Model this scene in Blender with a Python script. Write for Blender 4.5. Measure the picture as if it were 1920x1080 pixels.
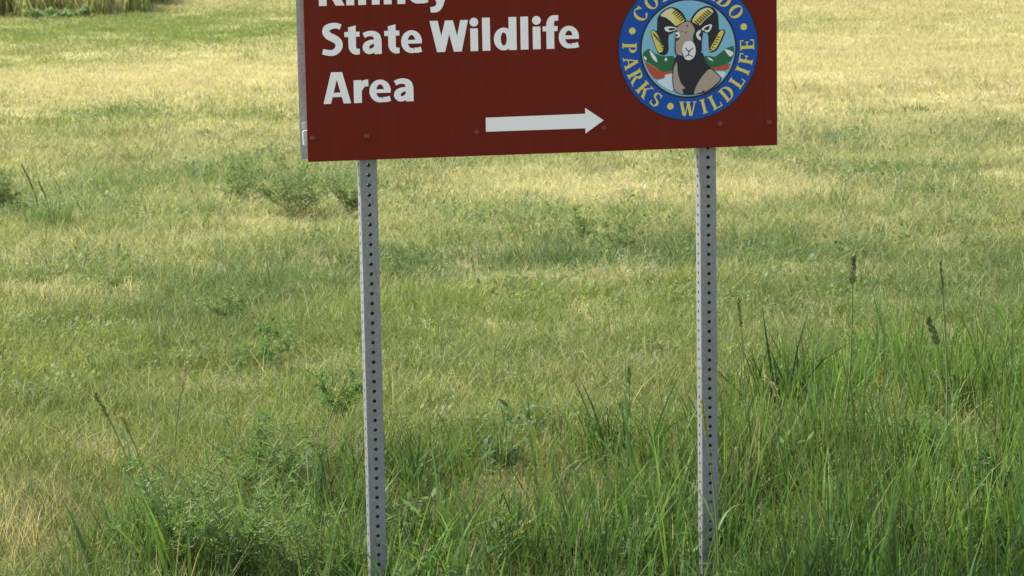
import bpy, bmesh, math, random
import numpy as np
from mathutils import Matrix, Vector, Euler

for o in list(bpy.data.objects):
    bpy.data.objects.remove(o)
SC = bpy.context.scene
COL = SC.collection
R = math.radians

# ------------------------------------------------------------------ camera
CAM_H, PITCH, ROLL, FPX = 1.88, 8.722, 1.045, 5200.0      # FPX: focal length in pixels of a 1920 wide picture
cam = bpy.data.cameras.new('camera')
cam.sensor_width = 36.0
cam.lens = FPX / 1920 * 36
cam.clip_start, cam.clip_end = 0.1, 3000
cam.dof.use_dof = True
cam.dof.focus_distance = 7.1
cam.dof.aperture_fstop = 18
camo = bpy.data.objects.new('camera', cam)
COL.objects.link(camo)
camo.matrix_world = Matrix.Translation((0, 0, CAM_H)) @ Matrix.Rotation(R(90 - PITCH), 4, 'X') @ Matrix.Rotation(R(-ROLL), 4, 'Z')
SC.camera = camo

# ------------------------------------------------------------------ sky, sun, exposure
SUN_AZ, SUN_EL = -64.0, 50.0                # degrees clockwise from +Y (the way the camera looks); elevation
w = bpy.data.worlds.new('World')
SC.world = w
w.use_nodes = True
nt = w.node_tree
nt.nodes.clear()
wo = nt.nodes.new('ShaderNodeOutputWorld')
bg = nt.nodes.new('ShaderNodeBackground')
sky = nt.nodes.new('ShaderNodeTexSky')
sky.sky_type = 'NISHITA'
sky.sun_disc = False
sky.sun_elevation = R(SUN_EL)
sky.sun_rotation = R(SUN_AZ)
sky.altitude = 1500
sky.dust_density = 3.5
sky.ozone_density = 0.6
sky_sat = nt.nodes.new('ShaderNodeHueSaturation')           # sky colour desaturated so its fill light comes out neutral
sky_sat.inputs['Saturation'].default_value = 0.62
nt.links.new(sky.outputs[0], sky_sat.inputs['Color'])
nt.links.new(sky_sat.outputs[0], bg.inputs[0])
bg.inputs[1].default_value = 0.15
nt.links.new(bg.outputs[0], wo.inputs[0])
sl = bpy.data.lights.new('sun', 'SUN')
sl.energy = 5.0
sl.angle = R(0.53)
sl.color = (1.0, 0.95, 0.86)
so = bpy.data.objects.new('sun', sl)
COL.objects.link(so)
sd = Vector((math.sin(R(SUN_AZ)) * math.cos(R(SUN_EL)), math.cos(R(SUN_AZ)) * math.cos(R(SUN_EL)), math.sin(R(SUN_EL))))
so.rotation_euler = sd.to_track_quat('Z', 'Y').to_euler()
so.location = sd * 40
vs = SC.view_settings
vs.view_transform = 'Standard'
vs.look = 'None'
vs.exposure = 1.02
vs.gamma = 1.0
vs.use_curve_mapping = False
SC.render.engine = 'CYCLES'
SC.cycles.max_bounces = 5
SC.cycles.diffuse_bounces = 3
SC.cycles.transmission_bounces = 5
SC.cycles.glossy_bounces = 3
SC.cycles.use_denoising = True
SC.cycles.denoiser = 'OPENIMAGEDENOISE'
SC.cycles.denoising_input_passes = 'RGB_ALBEDO_NORMAL'
SC.cycles.sample_clamp_indirect = 6

# ------------------------------------------------------------------ helpers
rng = np.random.default_rng(7)
random.seed(7)


def ray(px, py):
    """direction of sight through a pixel of the 1920 x 1080 photograph"""
    dx, dy = px - 960, py - 540
    c, s, p = math.cos(R(ROLL)), math.sin(R(ROLL)), R(PITCH)
    u, v = c * dx - s * dy, s * dx + c * dy
    return np.array([u, FPX * math.cos(p) - v * math.sin(p), -FPX * math.sin(p) - v * math.cos(p)])


def G(px, py):
    """the spot on the ground seen at a pixel"""
    d = ray(px, py)
    t = -CAM_H / d[2]
    return float(d[0] * t), float(d[1] * t)


def at(px, py, Y):
    """the point seen at a pixel, at depth Y"""
    d = ray(px, py)
    t = Y / d[1]
    return np.array([d[0] * t, Y, CAM_H + d[2] * t])


def vnoise(x, y, scale, seed):
    x = np.asarray(x, float) / scale
    y = np.asarray(y, float) / scale
    xi, yi = np.floor(x).astype(np.int64), np.floor(y).astype(np.int64)
    fx, fy = x - xi, y - yi
    fx, fy = fx * fx * (3 - 2 * fx), fy * fy * (3 - 2 * fy)

    def h(a, b):
        n = (a * 374761393 + b * 668265263 + seed * 974711) & 0x7fffffff
        n = ((n ^ (n >> 13)) * 1274126177) & 0x7fffffff
        return ((n ^ (n >> 16)) & 0xffff) / 65535.0
    return (h(xi, yi) * (1 - fx) + h(xi + 1, yi) * fx) * (1 - fy) + (h(xi, yi + 1) * (1 - fx) + h(xi + 1, yi + 1) * fx) * fy


def fbm(x, y, scale, seed):
    return (vnoise(x, y, scale, seed) * .5 + vnoise(x, y, scale * .47, seed + 1) * .3 + vnoise(x, y, scale * .21, seed + 2) * .2)


def gz(x, y):
    """ground height"""
    y = np.asarray(y, float)
    return (fbm(x, y, 3.4, 11) - .5) * .07 * np.interp(y, [8, 12, 20], [1, .8, .4]) + (fbm(x, y, 11.0, 15) - .5) * .08 * np.clip((y - 9) / 10, 0, 1) - .07 * np.exp(-((y - 6.4) / 1.3) ** 2)


def gzf(x, y):
    return float(gz(np.array([x]), np.array([y]))[0])


def tag(o, label=None, cat=None, group=None, kind=None):
    if label: o['label'] = label
    if cat: o['category'] = cat
    if group: o['group'] = group
    if kind: o['kind'] = kind
    return o


def empty(name, loc=(0, 0, 0), rz=0.0):
    o = bpy.data.objects.new(name, None)
    COL.objects.link(o)
    o.empty_display_size = .1
    o.location = loc
    o.rotation_euler = (0, 0, rz)
    return o


def link(name, me, mat=None, parent=None, loc=None):
    if mat is not None and len(me.materials) == 0:
        me.materials.append(mat)
    o = bpy.data.objects.new(name, me)
    COL.objects.link(o)
    if parent is not None:
        o.parent = parent
    if loc is not None:
        o.location = loc
    return o


def np_mesh(name, V, F, attrs=None, smooth=False):
    """V (n,3); F list of (k,m) index arrays"""
    me = bpy.data.meshes.new(name)
    V = np.asarray(V, np.float32)
    me.vertices.add(len(V))
    me.vertices.foreach_set('co', V.ravel())
    F = [np.asarray(f, np.int32) for f in (F if isinstance(F, list) else [F]) if len(f)]
    if F:
        loops = np.concatenate([f.ravel() for f in F])
        tot = np.concatenate([np.full(len(f), f.shape[1], np.int32) for f in F])
        st = np.concatenate([[0], np.cumsum(tot)[:-1]]).astype(np.int32)
        me.loops.add(len(loops))
        me.loops.foreach_set('vertex_index', loops)
        me.polygons.add(len(tot))
        me.polygons.foreach_set('loop_start', st)
        me.polygons.foreach_set('loop_total', tot)
        me.polygons.foreach_set('use_smooth', np.full(len(tot), smooth, bool))
    for k, (typ, a) in (attrs or {}).items():
        at_ = me.attributes.new(k, typ, 'POINT')
        a = np.asarray(a)
        at_.data.foreach_set('vector' if typ == 'FLOAT_VECTOR' else 'value', a.astype(np.int32 if typ == 'INT' else np.float32).ravel())
    me.update(calc_edges=True)
    me.validate()
    return me


class NT:
    """small node-tree writer"""
    def __init__(self, name):
        self.m = bpy.data.materials.new(name)
        self.m.use_nodes = True
        self.t = self.m.node_tree
        self.t.nodes.clear()
        self.out = self.t.nodes.new('ShaderNodeOutputMaterial')

    def n(self, typ, ins=None, **kw):
        nd = self.t.nodes.new(typ)
        for k, v in kw.items():
            setattr(nd, k, v)
        for k, v in (ins or {}).items():
            s = nd.inputs[k]
            if isinstance(v, bpy.types.NodeSocket):
                self.t.links.new(v, s)
            else:
                s.default_value = v
        return nd

    def math(self, op, a, b=0.0, clamp=False):
        nd = self.n('ShaderNodeMath', {0: a, 1: b}, operation=op)
        nd.use_clamp = clamp
        return nd.outputs[0]

    def mix(self, f, a, b, mode='MIX'):
        nd = self.n('ShaderNodeMix', data_type='RGBA', blend_type=mode)
        for i, v in ((0, f), (6, a), (7, b)):
            if isinstance(v, bpy.types.NodeSocket):
                self.t.links.new(v, nd.inputs[i])
            else:
                nd.inputs[i].default_value = v if i == 0 else (*v[:3], 1)
        return nd.outputs[2]

    def attr(self, name, typ='GEOMETRY'):
        return self.n('ShaderNodeAttribute', attribute_name=name, attribute_type=typ).outputs['Fac']

    def noise(self, scale, detail=3.0, vec=None, rough=.55):
        ins = {'Scale': scale, 'Detail': detail, 'Roughness': rough}
        if vec is not None:
            ins['Vector'] = vec
        return self.n('ShaderNodeTexNoise', ins).outputs['Fac']

    def done(self, sh):
        self.t.links.new(sh, self.out.inputs[0])
        return self.m


def leaf_shader(T, col, trans=.42, rough=.55, spec=.25):
    """thin leaf: reflects and lets light through"""
    tcol = T.mix(1.0, col, (1.17, 1.17, .74), 'MULTIPLY')
    d = T.n('ShaderNodeBsdfPrincipled', {'Base Color': col, 'Roughness': rough, 'Specular IOR Level': spec}).outputs[0]
    t = T.n('ShaderNodeBsdfTranslucent', {'Color': tcol}).outputs[0]
    return T.n('ShaderNodeMixShader', {0: trans, 1: d, 2: t}).outputs[0]


def grass_mat(name, green_y, green_b, straw, seedc):
    T = NT(name)
    rnd, r2, seed = T.attr('rnd'), T.attr('rnd2'), T.attr('seed')
    dry, hue, val = T.attr('dry', 'INSTANCER'), T.attr('hue', 'INSTANCER'), T.attr('val', 'INSTANCER')
    g = T.mix(T.math('ADD', hue, T.math('MULTIPLY', T.math('SUBTRACT', r2, .5), .5), True), green_y, green_b)
    df = T.math('ADD', T.math('MULTIPLY', T.math('SUBTRACT', dry, rnd), 4.0), .5, True)
    s = T.mix(r2, straw, [c * 1.0 for c in (straw[0] * .85, straw[1] * .82, straw[2] * .72)])
    c = T.mix(df, g, s)
    c = T.mix(seed, c, seedc)
    k = T.math('MULTIPLY', val, T.math('ADD', .7, T.math('MULTIPLY', r2, .6)))
    kk = T.n('ShaderNodeCombineColor', {0: k, 1: k, 2: k}).outputs[0]
    c = T.mix(1.0, c, kk, 'MULTIPLY')
    return T.done(leaf_shader(T, c))


def leaf_mat(name, a, b, trans=.4, rough=.5, scale=60):
    """plain plant material: two tints by a fine noise"""
    T = NT(name)
    r2 = T.attr('rnd2')
    tc = T.n('ShaderNodeTexCoord').outputs['Object']
    f = T.math('ADD', T.math('MULTIPLY', r2, .8), T.math('MULTIPLY', T.noise(scale, 2, tc), .3), True)
    return T.done(leaf_shader(T, T.mix(f, a, b), trans, rough))


def flat_mat(name, col, rough=.5, spec=.4, var=.06, scale=9.0):
    """printed sheeting or paint with faint unevenness"""
    T = NT(name)
    tc = T.n('ShaderNodeTexCoord').outputs['Object']
    n = T.noise(scale, 5, tc)
    k = T.math('ADD', 1 - var, T.math('MULTIPLY', n, var * 2))
    kk = T.n('ShaderNodeCombineColor', {0: k, 1: k, 2: k}).outputs[0]
    c = T.mix(1.0, col, kk, 'MULTIPLY')
    return T.done(T.n('ShaderNodeBsdfPrincipled', {'Base Color': c, 'Roughness': rough, 'Specular IOR Level': spec}).outputs[0])


def galv_mat(name, base=.42):
    T = NT(name)
    tc = T.n('ShaderNodeTexCoord').outputs['Object']
    v = T.n('ShaderNodeTexVoronoi', {'Vector': tc, 'Scale': 160.0}).outputs['Color']
    sp = T.n('ShaderNodeSeparateColor', {0: v}).outputs[0]
    mp = T.n('ShaderNodeMapping', {'Vector': tc, 'Scale': (30, 30, 2.5)}).outputs[0]
    st = T.noise(1.0, 5, mp)
    k = T.math('ADD', base * .58, T.math('ADD', T.math('MULTIPLY', sp, base * .25), T.math('MULTIPLY', st, base * .60)))
    c = T.n('ShaderNodeCombineColor', {0: T.math('MULTIPLY', k, .97), 1: k, 2: T.math('MULTIPLY', k, .97)}).outputs[0]
    rg = T.math('ADD', .42, T.math('MULTIPLY', st, .25))
    return T.done(T.n('ShaderNodeBsdfPrincipled', {'Base Color': c, 'Metallic': .35, 'Roughness': rg}).outputs[0])


GREEN_Y, GREEN_B, STRAW = (.182, .222, .056), (.092, .155, .052), (.455, .415, .258)
M_grass = grass_mat('grass_blades', GREEN_Y, GREEN_B, STRAW, (.70, .65, .44))
M_verge = grass_mat('verge_blades', (.124, .195, .036), (.056, .125, .038), (.46, .41, .22), (.60, .54, .32))


def ground_mat():
    T = NT('soil_and_thatch')
    tc = T.n('ShaderNodeTexCoord').outputs['Object']
    a = T.noise(2.2, 6, tc)
    b = T.noise(38.0, 4, tc)
    c = T.mix(T.math('MULTIPLY', b, 1.2, True), (.075, .068, .030), (.22, .19, .085))
    far = T.mix(a, (.30, .28, .12), (.40, .36, .17))
    sp = T.n('ShaderNodeSeparateXYZ', {0: tc}).outputs[1]
    f = T.math('DIVIDE', T.math('SUBTRACT', sp, 8.5), 9.0, True)
    c = T.mix(f, c, far)
    bump = T.n('ShaderNodeBump', {'Height': b, 'Strength': .6, 'Distance': .03}).outputs[0]
    return T.done(T.n('ShaderNodeBsdfPrincipled', {'Base Color': c, 'Roughness': .95, 'Specular IOR Level': .1, 'Normal': bump}).outputs[0])


# ------------------------------------------------------------------ ground, one sheet to the horizon
def build_ground():
    xs = np.concatenate([[-1500, -500, -150, -60, -30], np.arange(-18, 18.01, .25), [30, 60, 150, 500, 1500]])
    ys = np.concatenate([[-1500, -300, -60, -15, -4], np.arange(0, 50.01, .25), [60, 80, 150, 500, 1500]])
    X, Y = np.meshgrid(xs, ys)
    Z = gz(X.ravel(), Y.ravel()).reshape(X.shape)
    V = np.stack([X.ravel(), Y.ravel(), Z.ravel()], 1)
    nx, ny = len(xs), len(ys)
    i = (np.arange(ny - 1)[:, None] * nx + np.arange(nx - 1)[None]).ravel()
    F = np.stack([i, i + 1, i + nx + 1, i + nx], 1)
    o = link('ground', np_mesh('ground', V, F, smooth=True), ground_mat())
    tag(o, 'soil and dry thatch under the meadow', 'ground', kind='structure')


build_ground()

# ------------------------------------------------------------------ the sign
SIGN_YAW = 9.625
S_X, S_Y, S_BOT = -0.50761, 6.9822, CAM_H - .7367        # lower corner of the panel by the 'K'
PW, PH = 1.2192, .6096
S0 = 0.594                                               # midway between the posts, along the panel
root = empty('road_sign', (S_X + S0 * math.cos(R(SIGN_YAW)), S_Y + S0 * math.sin(R(SIGN_YAW)), 0), R(SIGN_YAW))
tag(root, 'brown wildlife area direction sign on two perforated steel posts in the grass', 'sign')

def panel_mat():
    """brown reflective sheeting: faint rain streaks, dust toward the lower edge, slight waviness"""
    T = NT('brown_sheeting')
    tc = T.n('ShaderNodeTexCoord').outputs['Object']
    st = T.noise(1.0, 6, T.n('ShaderNodeMapping', {'Vector': tc, 'Scale': (26, 26, 1.6)}).outputs[0])
    bl = T.noise(2.6, 4, tc)
    sp = T.noise(240.0, 2, tc)
    c = T.mix(bl, (.128, .0105, .0040), (.155, .0165, .0060))
    c = T.mix(T.math('MULTIPLY', T.math('SUBTRACT', st, .50, True), .16), c, (.30, .17, .12))
    c = T.mix(T.math('MULTIPLY', T.math('SUBTRACT', sp, .66, True), 1.1), c, (.34, .22, .16))
    bump = T.n('ShaderNodeBump', {'Height': bl, 'Strength': .15, 'Distance': .02}).outputs[0]
    rg = T.math('ADD', .34, T.math('MULTIPLY', st, .22))
    return T.done(T.n('ShaderNodeBsdfPrincipled', {'Base Color': c, 'Roughness': rg, 'Specular IOR Level': .10, 'Normal': bump}).outputs[0])


M_brown = panel_mat()
M_white = flat_mat('white_sheeting', (.86, .855, .82), .5, .25, .05)
M_blue = flat_mat('blue_print', (.006, .075, .37), .5, .2, .05)
M_navy = flat_mat('black_print', (.010, .011, .018), .45, .35, .05)
M_sky = flat_mat('pale_blue_print', (.20, .47, .62), .45, .35, .05)
M_green = flat_mat('green_print', (.012, .13, .045), .45, .35, .05)
M_red = flat_mat('red_print', (.46, .075, .03), .45, .35, .05)
M_river = flat_mat('river_print', (.62, .72, .76), .45, .35, .05)
M_tan = flat_mat('tan_print', (.40, .32, .24), .45, .35, .05)
M_yellow = flat_mat('yellow_print', (.70, .58, .10), .45, .35, .05)
M_pale = flat_mat('white_print', (.76, .77, .74), .45, .35, .05)
M_cream = flat_mat('cream_print', (.72, .66, .36), .45, .35, .05)
M_galv = galv_mat('galvanised_steel', .24)
M_alu = galv_mat('bare_aluminium', .50)
M_bolt = flat_mat('brown_painted_bolt', (.18, .027, .014), .38, .45, .35, 200)
YF = -.0262                                              # front of the panel; the posts' front is y = 0


def sx(s):
    return s - S0 - .0045


def box_mesh(name, x0, x1, y0, y1, z0, z1, bev=0.0):
    bm = bmesh.new()
    v = [bm.verts.new(p) for p in ((x0, y0, z0), (x1, y0, z0), (x1, y1, z0), (x0, y1, z0), (x0, y0, z1), (x1, y0, z1), (x1, y1, z1), (x0, y1, z1))]
    for f in ((0, 3, 2, 1), (4, 5, 6, 7), (0, 1, 5, 4), (1, 2, 6, 5), (2, 3, 7, 6), (3, 0, 4, 7)):
        bm.faces.new([v[i] for i in f])
    if bev:
        bmesh.ops.bevel(bm, geom=bm.edges[:], offset=bev, segments=2, affect='EDGES')
    me = bpy.data.meshes.new(name)
    bm.to_mesh(me)
    bm.free()
    return me


panel = link('panel', box_mesh('panel', sx(0), sx(PW), YF, YF + .003, S_BOT, S_BOT + PH, .0008), M_brown, root)
link('back_panel', box_mesh('back_panel', sx(-.0125), sx(PW - .0125), .0465, .0495, S_BOT, S_BOT + PH, .0008), M_alu, root)
for z in (.0597, .55):                             # horizontal stiffener rails between panel and posts
    link('rail', box_mesh('rail', sx(-.010), sx(PW - .006), YF + .0035, -.0005, S_BOT + z - .019, S_BOT + z + .019, .002), M_alu, root)
link('clip', box_mesh('clip', sx(-.0115), sx(-.002), YF + .004, YF + .012, S_BOT + .083, S_BOT + .099, .001), M_alu, root)


def bolt_mesh():
    bm = bmesh.new()
    r = .0066
    rings = [(0, r * 1.2), (.0012, r * 1.15), (.0013, r), (.0035, r), (.0055, r * .84), (.0068, r * .45)]
    prev = None
    for y, q in rings:
        ring = [bm.verts.new((q * math.cos(a * math.tau / 12), -y, q * math.sin(a * math.tau / 12))) for a in range(12)]
        if prev:
            for i in range(12):
                bm.faces.new((prev[i], prev[(i + 1) % 12], ring[(i + 1) % 12], ring[i]))
        prev = ring
    bm.faces.new(prev)
    bmesh.ops.recalc_face_normals(bm, faces=bm.faces[:])
    me = bpy.data.meshes.new('bolt')
    bm.to_mesh(me)
    bm.free()
    return me


bm_bolt = bolt_mesh()
bm_bolt.materials.append(M_bolt)
for z in (.0600, .55):
    for s in (.0124, .1492, .4298, .7603, 1.0661, 1.1970):
        link('bolt', bm_bolt, None, panel, (sx(s), YF - .0001, S_BOT + z))


# posts: square steel tube, one hole every inch on each side
def post_mesh(z_top, first_hole):
    W, T, P, HR, CR = .04445, .0026, .0254, .0050, .004
    V, F4 = [], []
    N = 12
    n = int(1.75 / P) + 8

    def add(pts):
        i = len(V)
        V.extend(pts)
        return i

    def cell(zc, hole_in, off, inward):
        hw, hh = W / 2 - CR - off * 0, P / 2
        sq = []
        for k in range(N):
            a = (k + .5) * math.tau / N
            c, s = math.cos(a), math.sin(a)
            m = 1 / max(abs(c) / hw, abs(s) / hh)
            sq.append((c * m, s * m))
        return sq
    zmax = z_top
    zs = [first_hole + k * P for k in range(-int((first_hole + .35) / P), int((zmax - first_hole) / P) + 1)]
    for side in range(4):
        ca, sa = math.cos(side * math.pi / 2), math.sin(side * math.pi / 2)

        def tr(u, d, z):       # u along the side, d depth inward from the outer face
            x, y = u, -W / 2 + d
            return (x * ca - y * sa, x * sa + y * ca + W / 2, z)
        hw, hh = W / 2 - CR, P / 2
        for zc in zs:
            # perimeter of the cell as 16 points, ring of 16 points at the hole
            per, hol = [], []
            for k in range(16):
                a = k * math.tau / 16
                c, s = math.cos(a), math.sin(a)
                m = 1 / max(abs(c) / hw, abs(s) / hh)
                if k in (2, 6, 10, 14):
                    per.append((math.copysign(hw, c), math.copysign(hh, s)))
                else:
                    per.append((c * m, s * m))
                hol.append((HR * c, HR * s))
            a0 = add([tr(u, 0, zc + v) for u, v in per] + [tr(u, 0, zc + v) for u, v in hol] +
                     [tr(u, T, zc + v) for u, v in hol] + [tr(u, T, zc + v) for u, v in per])
            for k in range(16):
                j = (k + 1) % 16
                for b in range(3):
                    F4.append((a0 + 16 * b + k, a0 + 16 * b + j, a0 + 16 * b + 16 + j, a0 + 16 * b + 16 + k))
        # rounded corner strip
        z0, z1 = zs[0] - P / 2, zs[-1] + P / 2
        pts = []
        for k in range(5):
            a = -math.pi / 2 + k * math.pi / 8
            u, d = hw + CR * math.cos(a), CR + CR * math.sin(a)
            pts.append((u, d))
        a0 = add([tr(u, d, z0) for u, d in pts] + [tr(u, d, z1) for u, d in pts])
        for k in range(4):
            F4.append((a0 + k, a0 + k + 1, a0 + 5 + k + 1, a0 + 5 + k))
    return np_mesh('post', np.array(V), np.array(F4))


for s, fh in ((.1557, -.01633), (1.0410, -.02809)):
    po = link('post', post_mesh(S_BOT + PH + .02, S_BOT + fh), M_galv, root, (sx(s), 0, 0))
    po.rotation_euler = (0, 0, R(3.0))


# lettering: bold humanist capitals and small letters drawn as strokes, one unit = cap height
def spline(P, n=7):
    P = [P[0]] + list(P) + [P[-1]]
    out = []
    for i in range(1, len(P) - 2):
        p0, p1, p2, p3 = (np.array(P[i + k], float) for k in (-1, 0, 1, 2))
        for k in range(n):
            t = k / n
            out.append(.5 * (2 * p1 + (p2 - p0) * t + (2 * p0 - 5 * p1 + 4 * p2 - p3) * t * t + (3 * p1 - p0 - 3 * p2 + p3) * t ** 3))
    out.append(np.array(P[-2], float))
    return np.array(out)


def stroke(P, wds):
    C = spline(P)
    wd = np.interp(np.linspace(0, 1, len(C)), np.linspace(0, 1, len(wds)), wds)[:, None] * .5
    d = np.gradient(C, axis=0)
    d /= np.linalg.norm(d, axis=1)[:, None] + 1e-9
    nrm = np.stack([-d[:, 1], d[:, 0]], 1)
    A, B = C + nrm * wd, C - nrm * wd
    return [[tuple(A[k]), tuple(A[k + 1]), tuple(B[k + 1]), tuple(B[k])] for k in range(len(C) - 1)]


def quad(x0, z0, x1, z1):
    return [[(x0, z0), (x1, z0), (x1, z1), (x0, z1)]]


def slant(x0, z0, x1, z1, wd):
    return [[(x0 - wd / 2, z0), (x0 + wd / 2, z0), (x1 + wd / 2, z1), (x1 - wd / 2, z1)]]


def oval(cx, cz, rx, rz, wx, wz, a0=0.0, a1=math.tau, n=32):
    out = []
    for k in range(n):
        q = [a0 + (a1 - a0) * (k + j) / n for j in (0, 1)]
        o = [(cx + (rx + wx / 2) * math.cos(a), cz + (rz + wz / 2) * math.sin(a)) for a in q]
        i = [(cx + (rx - wx / 2) * math.cos(a), cz + (rz - wz / 2) * math.sin(a)) for a in q]
        out.append([o[0], o[1], i[1], i[0]])
    return out


def round_dot(cx, cz, r):
    return [[(cx + r * math.cos(a * math.tau / 20), cz + r * math.sin(a * math.tau / 20)) for a in range(20)]]


SANS = {
    'l': (quad(0, 0, .25, 1.055), .25),
    'i': (quad(0, 0, .25, .725) + round_dot(.125, .925, .142), .25),
    't': (stroke([(.245, .725), (.245, .40), (.25, .22), (.33, .105), (.48, .095)], [.245, .245, .235, .20, .17]) + [[(.1225, .725), (.3675, .725), (.3675, .925), (.1225, .87)]] + quad(0, .565, .122, .725) + quad(.368, .565, .485, .725), .485),
    'e': (oval(.335, .36, .228, .288, .212, .152, 0, 1.62 * math.pi) + stroke([(.42, .085), (.53, .085), (.645, .115)], [.165, .165, .165]) + quad(.18, .298, .66, .415), .685),
    'a': (quad(.38, 0, .625, .20) + quad(.385, .20, .625, .46) + stroke([(.06, .595), (.20, .65), (.36, .645), (.47, .57), (.505, .44)], [.165, .165, .18, .22, .24])
          + stroke([(.42, .395), (.28, .38), (.15, .30), (.125, .19), (.20, .095), (.32, .105), (.42, .19)], [.125, .15, .2, .215, .18, .15, .13]), .625),
    'd': (oval(.315, .36, .205, .288, .220, .152) + quad(.475, 0, .725, 1.055), .725),
    'f': (quad(.115, 0, .365, .56) + quad(0, .565, .115, .725) + quad(.116, .56, .364, .725) + quad(.365, .565, .475, .725) + stroke([(.24, .72), (.245, .82), (.29, .94), (.38, .985), (.50, .98)], [.248, .245, .22, .185, .17]), .49),
    'r': (quad(0, 0, .25, .725) + stroke([(.19, .40), (.25, .54), (.35, .62), (.465, .63)], [.15, .18, .21, .22]), .465),
    'n': (quad(0, 0, .25, .725) + stroke([(.20, .46), (.29, .60), (.42, .635), (.53, .56), (.56, .42), (.56, .2), (.56, 0)], [.12, .17, .20, .235, .25, .25, .25]), .685),
    'y': (slant(.395, .02, .135, .725, .27) + stroke([(.62, .725), (.50, .33), (.39, -.02), (.28, -.18), (.06, -.215)], [.25, .25, .24, .21, .17]), .745),
    'K': (quad(0, 0, .25, 1) + slant(.27, .44, .62, 1, .29) + slant(.68, 0, .36, .60, .29), .82),
    'S': (stroke([(.63, .885), (.50, .93), (.34, .925), (.19, .85), (.165, .72), (.26, .605), (.42, .52), (.545, .41), (.555, .25), (.44, .11), (.27, .075), (.04, .125)], [.17, .175, .19, .22, .23, .24, .24, .235, .225, .20, .185, .175]), .70),
    'W': (slant(.345, 0, .125, 1, .255) + slant(.355, 0, .60, 1, .235) + slant(.865, 0, .62, 1, .235) + slant(.875, 0, 1.09, 1, .245), 1.21),
    'A': (slant(.118, 0, .378, 1, .236) + slant(.752, 0, .492, 1, .236) + quad(.22, .21, .65, .35), .87),
}


def word(letters, s0, s1, base, cap):
    """letters: (character, start, width) in any one unit, together filling s0..s1 along the panel"""
    total = letters[-1][1] + letters[-1][2]
    k = (s1 - s0) / total
    for ch, st, wd in letters:
        polys, dw = SANS[ch]
        bm = bmesh.new()
        for i, P in enumerate(polys):
            vs_ = [bm.verts.new((sx(s0 + (st + x / dw * wd) * k), YF - .0006 - .00002 * i, S_BOT + base + z * cap)) for x, z in P]
            f = bm.faces.new(vs_)
            f.normal_update()
            if f.normal.y > 0:
                f.normal_flip()
        me = bpy.data.meshes.new('letter')
        bm.to_mesh(me)
        bm.free()
        link('letter', me, M_white, panel)


word([('K', 0, 160), ('i', 172, 50), ('n', 247, 135), ('n', 409, 135), ('e', 560, 135), ('y', 692, 140)], .0385, .371, .3905, .079)
word([('S', 0, 139), ('t', 147, 95), ('a', 256, 123), ('t', 397, 95), ('e', 502, 135)], .0410, .2975, .2668, .079)
word([('W', 0, 239), ('i', 252, 48), ('l', 327, 49), ('d', 399, 143), ('l', 567, 49), ('i', 644, 49), ('f', 707, 97), ('e', 807, 132)], .3165, .7008, .2668, .079)
word([('A', 0, 172), ('r', 190, 92), ('e', 287, 138), ('a', 437, 126)], .0430, .2715, .1450, .079)


def poly_mesh(name, polys, y):
    """flat print: each polygon a sheet of its own, a hair in front of the one before"""
    bm = bmesh.new()
    for i, P in enumerate(polys):
        vs_ = [bm.verts.new((x, y - .00006 * i, z)) for x, z in P]
        f = bm.faces.new(vs_)
        f.normal_update()
        if f.normal.y > 0:
            f.normal_flip()
    bmesh.ops.triangulate(bm, faces=bm.faces[:], ngon_method='BEAUTY')
    me = bpy.data.meshes.new(name)
    bm.to_mesh(me)
    bm.free()
    return me


ARROW = [(.4550, .0612), (.7128, .0612), (.7128, .0478), (.7608, .0803), (.7128, .1135), (.7128, .0985), (.4550, .0970)]
link('arrow', poly_mesh('arrow', [[(sx(a), S_BOT + b) for a, b in ARROW]], YF - .0006), M_white, panel)

# the round emblem
EC = (.9850, .2572)
ER = .1855
emb = link('emblem', poly_mesh('emblem', [[(sx(EC[0]) + ER * math.cos(a * math.tau / 96), S_BOT + EC[1] + ER * math.sin(a * math.tau / 96)) for a in range(96)]], YF - .0006), M_navy, root)
LAYER = [1]


def elay():
    LAYER[0] += 1
    return YF - .0006 - .00012 * LAYER[0]


def disc(name, r, m):
    link(name, poly_mesh(name, [[(sx(EC[0]) + r * math.cos(a * math.tau / 96), S_BOT + EC[1] + r * math.sin(a * math.tau / 96)) for a in range(96)]], elay()), m, emb)


disc('ring', ER * .982, M_blue)
disc('ring_outline', ER * .690, M_navy)
disc('sky_field', ER * .662, M_sky)
KZ = ER / 749.0


def Z(pts):
    """drawing units of the emblem (565, 517 at its centre, y down, tilted 1.7 degrees) to the panel"""
    return [(sx(EC[0]) + (x - 565.6) * KZ, S_BOT + EC[1] - ((y - 517) + .03 * (x - 565.6)) * KZ) for x, y in pts]


def rnd_poly(P, n=2):
    """corner cutting for soft outlines"""
    for _ in range(n):
        Q = []
        for i in range(len(P)):
            a, b = P[i], P[(i + 1) % len(P)]
            Q.append((a[0] * .8 + b[0] * .2, a[1] * .8 + b[1] * .2))
            Q.append((a[0] * .2 + b[0] * .8, a[1] * .2 + b[1] * .8))
        P = Q
    return P


def art(name, m, *polys, soft=1):
    for p in polys:
        link(name, poly_mesh(name, [Z(rnd_poly(p, soft))], elay()), m, emb)
        LAYER[0] -= .7


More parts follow.
